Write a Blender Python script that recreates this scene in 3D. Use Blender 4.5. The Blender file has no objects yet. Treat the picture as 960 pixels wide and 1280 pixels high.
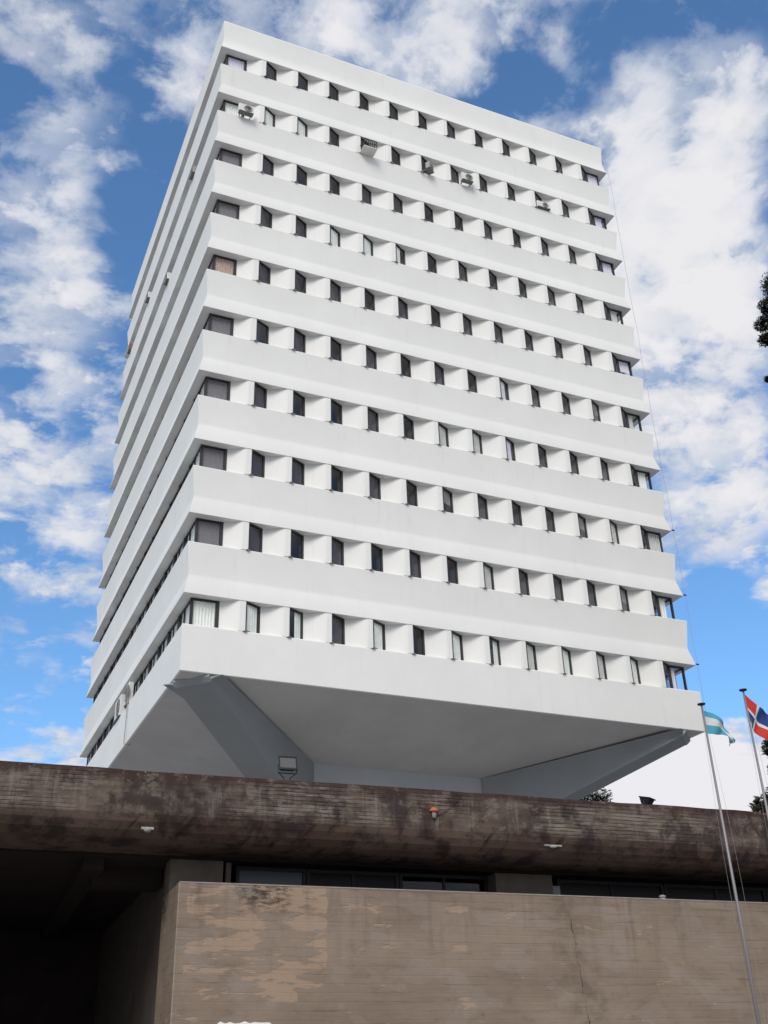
import bpy, bmesh, math, random
from mathutils import Vector, Matrix
R = math.radians
scene = bpy.context.scene
col = scene.collection

# ------------------------------------------------------------------ camera
GZ = 47.23                                   # height of the top drip edge above the ground
CAM = Vector((-7.649, -34.690, 1.60))
fwd = Vector((0.34807, 0.80221, 0.48508)); rig = Vector((0.92197, -0.38662, -0.02219)); upv = Vector((-0.16974, -0.45495, 0.87419))
cam = bpy.data.cameras.new('camera'); camo = bpy.data.objects.new('camera', cam); col.objects.link(camo)
camo.matrix_world = Matrix(((rig.x, upv.x, -fwd.x, CAM.x), (rig.y, upv.y, -fwd.y, CAM.y), (rig.z, upv.z, -fwd.z, CAM.z), (0, 0, 0, 1)))
cam.sensor_width = 36; cam.sensor_fit = 'AUTO'; cam.lens = 1322.7 / 1280 * 36
cam.shift_x = 0.01393; cam.shift_y = -0.00735
cam.clip_start = 0.1; cam.clip_end = 6000
scene.camera = camo

# ------------------------------------------------------------------ sky, sun, exposure
SUN_EL, SUN_AZ = 36.0, -128.0                # azimuth measured from +X, counter-clockwise
scene.view_settings.view_transform = 'Standard'; scene.view_settings.look = 'None'
scene.view_settings.exposure = EXPOSURE = 0.45; scene.view_settings.gamma = 1
sun = bpy.data.lights.new('sun', 'SUN'); sun.energy = 1.5; sun.angle = R(28); sun.color = (1.0, 0.945, 0.87)
suno = bpy.data.objects.new('sun', sun); col.objects.link(suno)
sd = Vector((math.cos(R(SUN_EL)) * math.cos(R(SUN_AZ)), math.cos(R(SUN_EL)) * math.sin(R(SUN_AZ)), math.sin(R(SUN_EL))))
suno.rotation_euler = sd.to_track_quat('Z', 'Y').to_euler()


class G:
    """tiny helper for building node graphs"""
    def __init__(self, tree): self.t = tree; self.n = tree.nodes; self.l = tree.links
    def node(self, typ, **kw):
        n = self.n.new(typ)
        for k, v in kw.items(): setattr(n, k, v)
        return n
    def put(self, sock, v):
        if isinstance(v, bpy.types.NodeSocket): self.l.new(v, sock)
        elif v is not None:
            if isinstance(v, (tuple, list)) and len(v) == 3 and sock.type == 'RGBA': v = (*v, 1)
            sock.default_value = v
    def m(self, op, a, b=None, c=None, clamp=False):
        n = self.node('ShaderNodeMath', operation=op, use_clamp=clamp)
        for i, v in enumerate((a, b, c)): self.put(n.inputs[i], v)
        return n.outputs[0]
    def vm(self, op, a, b=None):
        n = self.node('ShaderNodeVectorMath', operation=op); self.put(n.inputs[0], a); self.put(n.inputs[1], b)
        return n.outputs['Value'] if op == 'DOT_PRODUCT' else n.outputs[0]
    def noise(self, vec, scale, detail=4, rough=.5, dist=0., dim='3D', w=None):
        n = self.node('ShaderNodeTexNoise', noise_dimensions=dim)
        if vec is not None: self.put(n.inputs['Vector'], vec)
        if w is not None: self.put(n.inputs['W'], w)
        n.inputs['Scale'].default_value = scale; n.inputs['Detail'].default_value = detail
        n.inputs['Roughness'].default_value = rough; n.inputs['Distortion'].default_value = dist
        return n.outputs[0]
    def ramp(self, v, a, b, c=0., d=1., smooth=True):
        n = self.node('ShaderNodeMapRange'); n.interpolation_type = 'SMOOTHSTEP' if smooth else 'LINEAR'
        self.put(n.inputs[0], v)
        for i, x in enumerate((a, b, c, d)): n.inputs[i + 1].default_value = x
        return n.outputs[0]
    def mix(self, f, a, b, blend='MIX'):
        n = self.node('ShaderNodeMix', data_type='RGBA', blend_type=blend)
        self.put(n.inputs[0], f); self.put(n.inputs[6], a); self.put(n.inputs[7], b)
        return n.outputs[2]
    def map(self, vec, scale=(1, 1, 1), loc=(0, 0, 0)):
        n = self.node('ShaderNodeMapping'); self.put(n.inputs[0], vec)
        n.inputs['Scale'].default_value = scale; n.inputs['Location'].default_value = loc
        return n.outputs[0]
    def xyz(self, vec):
        n = self.node('ShaderNodeSeparateXYZ'); self.put(n.inputs[0], vec); return n.outputs
    def comb(self, x, y, z):
        n = self.node('ShaderNodeCombineXYZ')
        for i, v in enumerate((x, y, z)): self.put(n.inputs[i], v)
        return n.outputs[0]


world = bpy.data.worlds.new('World'); scene.world = world; world.use_nodes = True
g = G(world.node_tree); g.n.clear()
sky = g.node('ShaderNodeTexSky', sky_type='NISHITA'); sky.sun_disc = False
sky.sun_elevation = R(SUN_EL); sky.sun_rotation = R(90 - SUN_AZ)
sky.air_density = 1.0; sky.dust_density = 0.6; sky.ozone_density = 2.2
SKY_S = 0.10
d = g.node('ShaderNodeTexCoord').outputs['Generated']
dx, dy, dz = g.xyz(d)[:3]
den = g.m('ADD', g.m('MAXIMUM', dz, 0.0), 0.22)
pl = g.comb(g.m('DIVIDE', dx, den), g.m('DIVIDE', dy, den), 0.0)
warp = g.noise(pl, 1.3, 2, .5, dim='2D')
pl2 = g.vm('ADD', pl, g.comb(g.m('MULTIPLY', warp, .12), g.m('MULTIPLY', warp, -.08), 0.0))
big = g.noise(g.map(pl2, (1, 1.25, 1), (3.1, 1.7, 0)), 3.6, 4, .58, 0., '2D')
fine = g.noise(g.map(pl2, (1, 1, 1), (7.1, 4.7, 0)), 13.0, 8, .60, .12, '2D')
v = g.node('ShaderNodeTexVoronoi', feature='F1', voronoi_dimensions='2D'); v.inputs['Scale'].default_value = 15.0
jit = g.comb(g.m('MULTIPLY', g.m('SUBTRACT', fine, .5), .30), g.m('MULTIPLY', g.m('SUBTRACT', big, .5), .30), 0.)
g.put(v.inputs['Vector'], g.vm('ADD', pl2, jit))                    # rounded billows
pf = g.m('MULTIPLY', g.m('MULTIPLY', v.outputs['Distance'], v.outputs['Distance']), -.24)
densn = g.m('ADD', g.m('ADD', g.m('MULTIPLY', big, .60), g.m('MULTIPLY', fine, 1.55)), g.m('ADD', pf, -.30))
BLOBS = [(-0.011, 0.641, 0.767, 0.99828, 0.2), (0.035, 0.665, 0.746, 0.99919, 0.12), (0.006, 0.711, 0.703, 0.9989, 0.14), (0.003, 0.749, 0.662, 0.99888, 0.18), (0.05, 0.759, 0.649, 0.99951, 0.12), (0.063, 0.679, 0.731, 0.99976, 0.24), (0.104, 0.628, 0.771, 0.99952, 0.16), (0.038, 0.624, 0.78, 0.99945, 0.1), (0.036, 0.793, 0.608, 0.99914, 0.14), (0.077, 0.81, 0.582, 0.9996, 0.12), (0.026, 0.86, 0.51, 0.99915, 0.14), (0.066, 0.883, 0.465, 0.99799, 0.22), (0.105, 0.909, 0.403, 0.99937, 0.12), (0.071, 0.93, 0.36, 0.99941, 0.05), (0.097, 0.952, 0.291, 0.99941, 0.1), (0.108, 0.959, 0.263, 0.99979, 0.12), (0.252, 0.54, 0.803, 0.99715, 0.22), (0.313, 0.527, 0.79, 0.99915, 0.16), (0.342, 0.524, 0.78, 0.99962, 0.14), (0.389, 0.466, 0.795, 0.99921, 0.16), (0.162, 0.575, 0.802, 0.99941, 0.1), (0.207, 0.558, 0.803, 0.99915, 0.1), (0.453, 0.489, 0.745, 0.99891, 0.26), (0.485, 0.453, 0.748, 0.99947, 0.16), (0.537, 0.43, 0.726, 0.99929, 0.26), (0.558, 0.466, 0.687, 0.99949, 0.22), (0.512, 0.515, 0.688, 0.9978, 0.28), (0.529, 0.564, 0.634, 0.99618, 0.38), (0.57, 0.53, 0.628, 0.99922, 0.22), (0.566, 0.596, 0.569, 0.99619, 0.3), (0.6, 0.625, 0.5, 0.99817, 0.24), (0.637, 0.63, 0.444, 0.99861, 0.2), (0.605, 0.673, 0.427, 0.99916, 0.16), (0.617, 0.758, 0.211, 0.99689, 0.7), (0.672, 0.71, 0.211, 0.99763, 0.65), (0.556, 0.801, 0.223, 0.99807, 0.5), (0.095, 0.717, 0.69, 0.99895, -0.26), (0.077, 0.753, 0.653, 0.9997, -0.12), (0.095, 0.841, 0.532, 0.99936, -0.12), (0.088, 0.936, 0.341, 0.99882, -0.16), (0.019, 0.829, 0.558, 0.99972, -0.1), (-0.01, 0.674, 0.738, 0.99993, -0.12), (0.019, 0.629, 0.777, 0.99991, -0.08), (0.354, 0.549, 0.757, 0.99951, -0.16), (0.38, 0.524, 0.762, 0.99952, -0.22), (0.403, 0.493, 0.772, 0.99954, -0.2), (0.432, 0.462, 0.775, 0.99973, -0.14), (0.448, 0.439, 0.779, 0.99981, -0.1), (0.53, 0.466, 0.708, 0.99979, -0.2), (0.528, 0.484, 0.698, 0.99983, -0.14), (0.584, 0.495, 0.644, 0.99975, -0.14), (0.597, 0.563, 0.571, 0.99965, -0.12), (0.626, 0.699, 0.347, 0.99856, -0.4), (0.65, 0.697, 0.304, 0.99922, -0.4), (0.613, 0.727, 0.309, 0.99942, -0.3), (0.633, 0.679, 0.371, 0.99944, -0.2), (0.141, 0.575, 0.806, 0.99963, -0.1), (0.067, 0.95, 0.306, 0.99943, -0.1), (0.12, 0.941, 0.316, 0.99961, -0.1)]
for bx, by, bz, cr, w in BLOBS:              # where the cloud banks and the clear gaps of that day stood
    dot = g.vm('DOT_PRODUCT', d, (bx, by, bz))
    densn = g.m('ADD', densn, g.ramp(dot, 1 - (1 - cr) * 2.0, 1.0, 0., w))
densn = g.m('ADD', densn, g.ramp(g.vm('DOT_PRODUCT', d, (-.30, -.90, .30)), -.15, .55, 0., .45))   # unseen overcast added behind the viewer to whiten light and pane reflections
alpha = g.ramp(densn, .58, 1.18)
shade = g.noise(g.map(pl2, (1, 1, 1), (1.1, 9.7, 0)), 5.5, 5, .6, 0., '2D')
cloudc = g.mix(g.ramp(shade, .35, .65), (0.62, 0.70, 0.84), (0.86, 0.90, 0.96))
thick = g.ramp(densn, .95, 1.45)
cloudc = g.mix(thick, cloudc, (1.0, 1.0, 1.02))
cl = g.mix(1.0, cloudc, (6.3, 6.2, 6.2), 'MULTIPLY')
skyc = g.mix(1.0, sky.outputs[0], (0.86, 1.20, 1.42), 'MULTIPLY')
both = g.mix(g.m('MULTIPLY', alpha, .97), skyc, cl)
bg = g.node('ShaderNodeBackground'); g.put(bg.inputs[0], both); bg.inputs[1].default_value = SKY_S
wo = g.node('ShaderNodeOutputWorld'); g.l.new(bg.outputs[0], wo.inputs[0])

# ------------------------------------------------------------------ materials
MATS = {}


def mat(name, base, rough=.8, metal=0., spec=.3, var=0., vscale=3., bump=0., bscale=30., coat=0.):
    m = bpy.data.materials.new(name); m.use_nodes = True; MATS[name] = m
    g = G(m.node_tree); p = g.n['Principled BSDF']
    p.inputs['Roughness'].default_value = rough; p.inputs['Metallic'].default_value = metal
    p.inputs['Specular IOR Level'].default_value = spec; p.inputs['Coat Weight'].default_value = coat
    tc = g.node('ShaderNodeTexCoord').outputs['Object']
    if var:
        n = g.noise(tc, vscale, 5, .6)
        c = g.mix(g.ramp(n, .3, .7), tuple(x * (1 - var) for x in base), tuple(min(1, x * (1 + var)) for x in base))
        g.put(p.inputs['Base Color'], c)
    else: g.put(p.inputs['Base Color'], base)
    if bump:
        b = g.node('ShaderNodeBump'); b.inputs['Strength'].default_value = bump; b.inputs['Distance'].default_value = .02
        g.put(b.inputs['Height'], g.noise(tc, bscale, 4, .6)); g.l.new(b.outputs[0], p.inputs['Normal'])
    return m


def white_render():
    m = bpy.data.materials.new('white painted render'); m.use_nodes = True; MATS['paint'] = m
    g = G(m.node_tree); p = g.n['Principled BSDF']; p.inputs['Roughness'].default_value = .85
    p.inputs['Specular IOR Level'].default_value = .2
    tc = g.node('ShaderNodeTexCoord').outputs['Object']
    mott = g.noise(tc, .35, 6, .6)
    strk = g.noise(g.map(tc, (2.2, 2.2, .12)), 1.6, 5, .65)
    fine = g.noise(tc, 9, 4, .6)
    c = g.mix(g.ramp(mott, .35, .7), (.79, .79, .77), (.83, .83, .81))
    c = g.mix(g.m('MULTIPLY', g.ramp(strk, .56, .78), .28), c, (.62, .61, .575))
    c = g.mix(g.m('MULTIPLY', g.ramp(fine, .62, .8), .12), c, (.66, .65, .62))
    g.put(p.inputs['Base Color'], c)
    b = g.node('ShaderNodeBump'); b.inputs['Strength'].default_value = .25; b.inputs['Distance'].default_value = .02
    g.put(b.inputs['Height'], g.m('ADD', g.noise(tc, 1.1, 3, .5), g.m('MULTIPLY', fine, .3))); g.l.new(b.outputs[0], p.inputs['Normal'])


white_render()
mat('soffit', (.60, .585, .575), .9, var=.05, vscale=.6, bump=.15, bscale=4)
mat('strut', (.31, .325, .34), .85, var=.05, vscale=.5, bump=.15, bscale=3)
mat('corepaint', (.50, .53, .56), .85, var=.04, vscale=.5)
mat('frame', (.035, .033, .036), .45, spec=.4)
mat('interior', (.18, .17, .16), .9)
mat('curtain_pale', (.84, .84, .79), .95, var=.05, vscale=6)
mat('curtain_grey', (.60, .59, .56), .95, var=.06, vscale=6)
mat('curtain_lilac', (.72, .69, .80), .95, var=.05, vscale=6)
mat('blind', (.19, .175, .185), .8, var=.05, vscale=8)
mat('brickcurtain', (.50, .36, .30), .9, var=.25, vscale=14)
mat('acwhite', (.70, .70, .67), .5, var=.05, vscale=6)
mat('acgrey', (.36, .35, .33), .6, var=.2, vscale=8)
mat('coping', (.30, .27, .24), .9, var=.15, vscale=4)
mat('acdark', (.17, .17, .17), .6)
mat('rust', (.22, .12, .08), .8, var=.3, vscale=20)
mat('steel', (.25, .24, .25), .45, metal=.3)
mat('black', (.02, .02, .022), .5)
mat('lens', (.09, .09, .09), .35, spec=.6)
mat('orange', (.50, .12, .055), .5)
mat('lampglass', (.30, .30, .28), .5)
mat('rope', (.30, .30, .30), .9)
mat('cablemat', (.30, .31, .34), .7)
mat('flagblue', (.07, .33, .46), .85); mat('flagwhite', (.60, .60, .58), .85)
mat('flagred', (.48, .04, .03), .85); mat('flagnavy', (.02, .05, .20), .85)
mat('bark', (.07, .055, .045), .95, var=.3, vscale=6, bump=.5, bscale=15)
mat('roofing', (.30, .29, .28), .95, var=.1, vscale=1)
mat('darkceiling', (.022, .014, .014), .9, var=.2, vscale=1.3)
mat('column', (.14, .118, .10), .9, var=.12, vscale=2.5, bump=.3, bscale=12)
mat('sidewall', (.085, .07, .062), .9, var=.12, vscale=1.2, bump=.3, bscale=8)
mat('greypanel', (.36, .36, .37), .7)
mat('skyreflectpane', (.045, .062, .085), .25, spec=.4); mat('blackpane', (.012, .011, .012), .25, spec=.12)  # sky reflection painted into the blue pane's own colour
mat('bannerwhite', (.80, .82, .80), .6)


def glass(name, tint, gl=.02):
    m = bpy.data.materials.new(name); m.use_nodes = True; MATS[name] = m
    g = G(m.node_tree); g.n.remove(g.n['Principled BSDF'])
    tr = g.node('ShaderNodeBsdfTransparent'); tr.inputs[0].default_value = (*tint, 1)
    gs = g.node('ShaderNodeBsdfGlossy'); gs.inputs['Roughness'].default_value = gl; gs.inputs[0].default_value = (.9, .93, 1, 1)
    fr = g.node('ShaderNodeFresnel'); fr.inputs[0].default_value = 1.42
    bf = g.m('MULTIPLY', fr.outputs[0], g.m('SUBTRACT', 1.0, g.node('ShaderNodeNewGeometry').outputs['Backfacing']))   # one reflection for the outer skin of the pane
    mx = g.node('ShaderNodeMixShader'); g.l.new(bf, mx.inputs[0]); g.l.new(tr.outputs[0], mx.inputs[1]); g.l.new(gs.outputs[0], mx.inputs[2])
    g.l.new(mx.outputs[0], g.n['Material Output'].inputs[0])


glass('glass', (.99, 1, 1)); glass('darkglass', (.80, .79, .80))


def leafmat(name, a, b):
    m = bpy.data.materials.new(name); m.use_nodes = True; MATS[name] = m
    g = G(m.node_tree); p = g.n['Principled BSDF']; p.inputs['Roughness'].default_value = .6
    p.inputs['Specular IOR Level'].default_value = .25
    n = g.noise(g.node('ShaderNodeTexCoord').outputs['Object'], 1.4, 4, .7)
    g.put(p.inputs['Base Color'], g.mix(g.ramp(n, .35, .65), a, b))


leafmat('needles', (.018, .022, .014), (.045, .052, .03)); leafmat('leaves', (.03, .045, .018), (.08, .10, .045))


def beam_concrete():
    m = bpy.data.materials.new('stained board marked concrete'); m.use_nodes = True; MATS['beam'] = m
    g = G(m.node_tree); p = g.n['Principled BSDF']; p.inputs['Roughness'].default_value = .92
    p.inputs['Specular IOR Level'].default_value = .15
    tc = g.node('ShaderNodeTexCoord').outputs['Object']
    x, y, z = g.xyz(tc)[:3]
    wob = g.m('MULTIPLY', g.m('SUBTRACT', g.noise(tc, 1.1, 2, .5), .5), .05)
    bz = g.m('DIVIDE', g.m('ADD', z, wob), .085)
    brd = g.m('FLOOR', bz); fr = g.m('FRACT', bz)
    wn = g.node('ShaderNodeTexWhiteNoise', noise_dimensions='2D')
    g.put(wn.inputs[0], g.comb(brd, g.m('FLOOR', g.m('ADD', g.m('DIVIDE', x, 2.6), g.m('MULTIPLY', brd, .37))), 0.))
    line = g.m('SUBTRACT', 1.0, g.m('MULTIPLY', g.m('MINIMUM', g.ramp(fr, .0, .16), g.ramp(fr, 1.0, .84)), 1.0))
    zone = g.ramp(g.noise(g.map(tc, (.38, 1, .5), (3, 0, 0)), 1.3, 4, .6), .38, .60)
    vert = g.ramp(z, 6.62, 6.90)                                  # boarded upright part above the smooth cove
    big = g.noise(g.map(tc, (.55, 1, 1.1)), 1.0, 5, .6)
    strk = g.noise(g.map(tc, (1.0, 1, .75), (5, 0, 0)), 1.5, 8, .66)
    strk2 = g.noise(g.map(tc, (4.5, 1, .35), (1, 0, 2)), 1.8, 5, .7)
    horz = g.noise(g.map(tc, (.9, 1, 11)), 1.4, 5, .7)
    base = g.mix(g.ramp(big, .35, .65), (.076, .053, .042), (.135, .103, .083))
    base = g.mix(g.m('MULTIPLY', g.m('MULTIPLY', g.ramp(horz, .47, .60), g.m('MULTIPLY', vert, zone)), .72), base, (.27, .23, .20))
    base = g.mix(g.m('MULTIPLY', g.m('MULTIPLY', g.ramp(strk2, .54, .68), vert), .50), base, (.25, .22, .20))
    base = g.mix(g.m('MULTIPLY', g.ramp(wn.outputs[0], .3, 1.0), g.m('MULTIPLY', vert, .22)), base, (.20, .18, .165))
    cove = g.mix(g.ramp(big, .3, .7), (.092, .058, .044), (.135, .092, .074))
    base = g.mix(g.m('MULTIPLY', g.m('SUBTRACT', 1.0, vert), .8), base, cove)
    base = g.mix(g.m('MULTIPLY', g.m('MULTIPLY', line, g.m('MULTIPLY', vert, zone)), .55), base, (.030, .022, .020))
    base = g.mix(g.m('MULTIPLY', g.ramp(strk, .46, .62), .80), base, (.030, .021, .021))
    slant = g.noise(g.map(g.comb(g.m('ADD', x, g.m('MULTIPLY', z, -.8)), y, z), (2.2, 1, .35)), 1.5, 4, .6)
    base = g.mix(g.m('MULTIPLY', g.m('MULTIPLY', g.ramp(slant, .60, .72), g.m('SUBTRACT', 1.0, vert)), .8), base, (.022, .016, .015))
    topn = g.m('ADD', z, g.m('MULTIPLY', g.m('SUBTRACT', g.noise(g.map(tc, (1.6, 1, 1)), 2.2, 5, .7), .5), .55))
    base = g.mix(g.m('MULTIPLY', g.ramp(topn, 7.36, 7.62), .80), base, (.050, .029, .026))
    blot2 = g.noise(g.map(tc, (1.0, 1, 1.6), (8, 0, 3)), 2.4, 7, .72)
    base = g.mix(g.m('MULTIPLY', g.ramp(blot2, .53, .64), g.m('MULTIPLY', vert, .55)), base, (.205, .172, .150))
    base = g.mix(g.m('MULTIPLY', g.ramp(blot2, .44, .33), .65), base, (.036, .025, .022))
    spk = g.noise(g.map(tc, (5, 5, 2.4)), 2.6, 3, .6)
    base = g.mix(g.m('MULTIPLY', g.ramp(spk, .70, .76), g.ramp(z, 7.2, 7.6)), base, (.50, .46, .42))
    g.put(p.inputs['Base Color'], base)
    b = g.node('ShaderNodeBump'); b.inputs['Strength'].default_value = .8; b.inputs['Distance'].default_value = .03
    h = g.m('ADD', g.m('MULTIPLY', g.m('MULTIPLY', line, g.m('MULTIPLY', vert, zone)), -.7), g.m('MULTIPLY', g.noise(tc, 7, 5, .65), .8))
    g.put(b.inputs['Height'], h); g.l.new(b.outputs[0], p.inputs['Normal'])


def wall_concrete():
    m = bpy.data.materials.new('patched board marked concrete'); m.use_nodes = True; MATS['wall'] = m
    g = G(m.node_tree); p = g.n['Principled BSDF']; p.inputs['Roughness'].default_value = .9
    p.inputs['Specular IOR Level'].default_value = .18
    tc = g.node('ShaderNodeTexCoord').outputs['Object']
    x, y, z = g.xyz(tc)[:3]
    xr = g.m('ADD', x, y)
    tcr = g.comb(xr, 0., z)
    wob = g.m('MULTIPLY', g.m('SUBTRACT', g.noise(tcr, .9, 2, .5), .5), .04)
    bz = g.m('DIVIDE', g.m('ADD', z, wob), .17)
    brd = g.m('FLOOR', bz); fr = g.m('FRACT', bz)
    wn = g.node('ShaderNodeTexWhiteNoise', noise_dimensions='2D')
    g.put(wn.inputs[0], g.comb(brd, g.m('FLOOR', g.m('ADD', g.m('DIVIDE', xr, 3.1), g.m('MULTIPLY', brd, .43))), 0.))
    edge = g.m('SUBTRACT', 1.0, g.m('MINIMUM', g.ramp(fr, .0, .10), g.ramp(fr, 1.0, .90)))
    lm = g.ramp(g.noise(g.map(tcr, (.6, 1, 5.9)), 1.2, 4, .7), .52, .66)
    line = g.m('MULTIPLY', edge, lm)
    big = g.noise(g.map(tcr, (.35, 1, .6)), 1.0, 5, .6)
    mid = g.noise(g.map(tcr, (1.0, 1, 1.3)), 2.2, 6, .68)
    base = g.mix(g.ramp(big, .35, .65), (.205, .155, .116), (.265, .208, .160))
    base = g.mix(g.m('MULTIPLY', g.ramp(mid, .50, .75), .45), base, (.12, .093, .081))
    base = g.mix(g.m('MULTIPLY', wn.outputs[0], .16), base, (.24, .19, .16))
    pn = g.noise(g.map(tcr, (.95, 1, 3.4), (2.3, 0, 1.1)), 1.0, 5, .55)
    sharp = g.m('ADD', pn, g.m('MULTIPLY', wn.outputs[0], .09))
    reg = g.m('MULTIPLY', g.ramp(y, .03, .01), g.m('MULTIPLY', g.ramp(xr, .12, .22), g.m('MULTIPLY', g.ramp(xr, 3.24, 3.17), g.ramp(z, 3.1, 3.5))))
    thr = g.m('SUBTRACT', sharp, g.m('SUBTRACT', .68, g.m('MULTIPLY', reg, .140)))
    tan = g.ramp(thr, -.012, .035)
    base = g.mix(g.m('MULTIPLY', tan, .62), base, (.39, .275, .195))
    px_ = g.ramp(g.m('ABSOLUTE', g.m('SUBTRACT', g.m('ADD', xr, g.m('MULTIPLY', g.m('SUBTRACT', mid, .5), 1.2)), 1.85)), .75, .35)
    pz_ = g.ramp(z, 4.75, 5.25)
    blot = g.m('MULTIPLY', g.m('MULTIPLY', px_, pz_), g.ramp(g.noise(g.map(tcr, (1.6, 1, 5)), 2.6, 5, .7), .42, .58))
    base = g.mix(g.m('MULTIPLY', blot, .9), base, (.045, .035, .03))
    chip = g.ramp(g.noise(g.map(tcr, (2.2, 1, 9), (9, 0, 3)), 1.9, 4, .6), .70, .73)
    base = g.mix(g.m('MULTIPLY', chip, g.m('ADD', .15, g.m('MULTIPLY', reg, .6))), base, (.50, .44, .36))
    # grime running down from the coping, and a dirty zone round the long crack
    run = g.noise(g.map(tcr, (2.0, 1, .18), (4, 0, 0)), 1.7, 5, .65)
    base = g.mix(g.m('MULTIPLY', g.m('MULTIPLY', g.ramp(run, .50, .72), g.ramp(z, 3.0, 5.4)), .45), base, (.085, .066, .058))
    cx = g.m('ADD', 9.1, g.m('ADD', g.m('MULTIPLY', g.m('SUBTRACT', g.noise(g.comb(0., 0., z), 1.5, 5, .7), .5), .5), g.m('MULTIPLY', g.m('SUBTRACT', 5.0, z), .08)))
    cd = g.m('ABSOLUTE', g.m('SUBTRACT', xr, cx))
    base = g.mix(g.m('MULTIPLY', g.ramp(cd, .9, .1), g.m('MULTIPLY', g.ramp(mid, .35, .65), .40)), base, (.085, .068, .06))
    crack = g.m('MULTIPLY', g.ramp(cd, .014, .004), g.ramp(z, 5.25, 4.9))
    base = g.mix(g.m('MULTIPLY', crack, g.ramp(g.noise(tcr, 3.1, 3, .6), .46, .56)), base, (.03, .025, .022))
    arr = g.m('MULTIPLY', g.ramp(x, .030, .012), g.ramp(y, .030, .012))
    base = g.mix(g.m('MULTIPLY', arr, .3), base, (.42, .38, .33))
    runh = g.noise(g.map(tcr, (.55, 1, 8.0), (1, 0, 6)), 1.3, 6, .7)
    base = g.mix(g.m('MULTIPLY', g.ramp(runh, .52, .66), .35), base, (.11, .088, .076))
    base = g.mix(g.m('MULTIPLY', g.ramp(runh, .44, .34), .30), base, (.30, .235, .195))
    pat = g.noise(g.map(tcr, (.9, 1, 1.7), (7, 0, 2)), .9, 2, .4)
    base = g.mix(g.m('MULTIPLY', g.ramp(pat, .56, .575), .22), base, (.30, .26, .24))
    base = g.mix(g.m('MULTIPLY', line, .38), base, (.065, .042, .036))
    hx = g.m('SUBTRACT', g.m('FRACT', g.m('DIVIDE', xr, 1.22)), .5); hz = g.m('SUBTRACT', g.m('FRACT', g.m('DIVIDE', z, 1.19)), .5)
    hd = g.m('SQRT', g.m('ADD', g.m('MULTIPLY', hx, hx), g.m('MULTIPLY', hz, hz)))
    hole = g.ramp(hd, .020, .012)
    base = g.mix(g.m('MULTIPLY', hole, g.ramp(mid, .58, .66)), base, (.06, .046, .04))
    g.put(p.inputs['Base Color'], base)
    b = g.node('ShaderNodeBump'); b.inputs['Strength'].default_value = .55; b.inputs['Distance'].default_value = .02
    h = g.m('ADD', g.m('MULTIPLY', edge, -.25), g.m('ADD', g.m('MULTIPLY', g.noise(tc, 9, 5, .65), .6), g.m('MULTIPLY', tan, -.5)))
    h = g.m('ADD', h, g.m('MULTIPLY', crack, -2.0))
    g.put(b.inputs['Height'], h); g.l.new(b.outputs[0], p.inputs['Normal'])


beam_concrete(); wall_concrete()


def ground_mat():
    m = bpy.data.materials.new('pale paving'); m.use_nodes = True; MATS['ground'] = m
    g = G(m.node_tree); p = g.n['Principled BSDF']; p.inputs['Roughness'].default_value = .9
    tc = g.node('ShaderNodeTexCoord').outputs['Object']
    br = g.node('ShaderNodeTexBrick'); g.put(br.inputs['Vector'], g.map(tc, (1, 1, 1)))
    br.inputs['Scale'].default_value = 1.0; br.inputs['Mortar Size'].default_value = .015
    br.inputs['Color1'].default_value = (.30, .285, .265, 1); br.inputs['Color2'].default_value = (.34, .32, .30, 1); br.inputs['Mortar'].default_value = (.12, .11, .10, 1)
    g.put(p.inputs['Base Color'], g.mix(g.m('MULTIPLY', g.noise(tc, .4, 5, .6), .5), br.outputs[0], (.20, .19, .17)))


ground_mat()

# ------------------------------------------------------------------ mesh helpers


def tag(o, label=None, cat=None, group=None, kind=None):
    if label: o['label'] = label
    if cat: o['category'] = cat
    if group: o['group'] = group
    if kind: o['kind'] = kind
    return o


def empty(name, loc=(0, 0, 0), rz=0, parent=None):
    o = bpy.data.objects.new(name, None); col.objects.link(o); o.location = loc; o.rotation_euler = (0, 0, rz)
    o.empty_display_size = .3
    if parent: o.parent = parent
    return o


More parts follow.
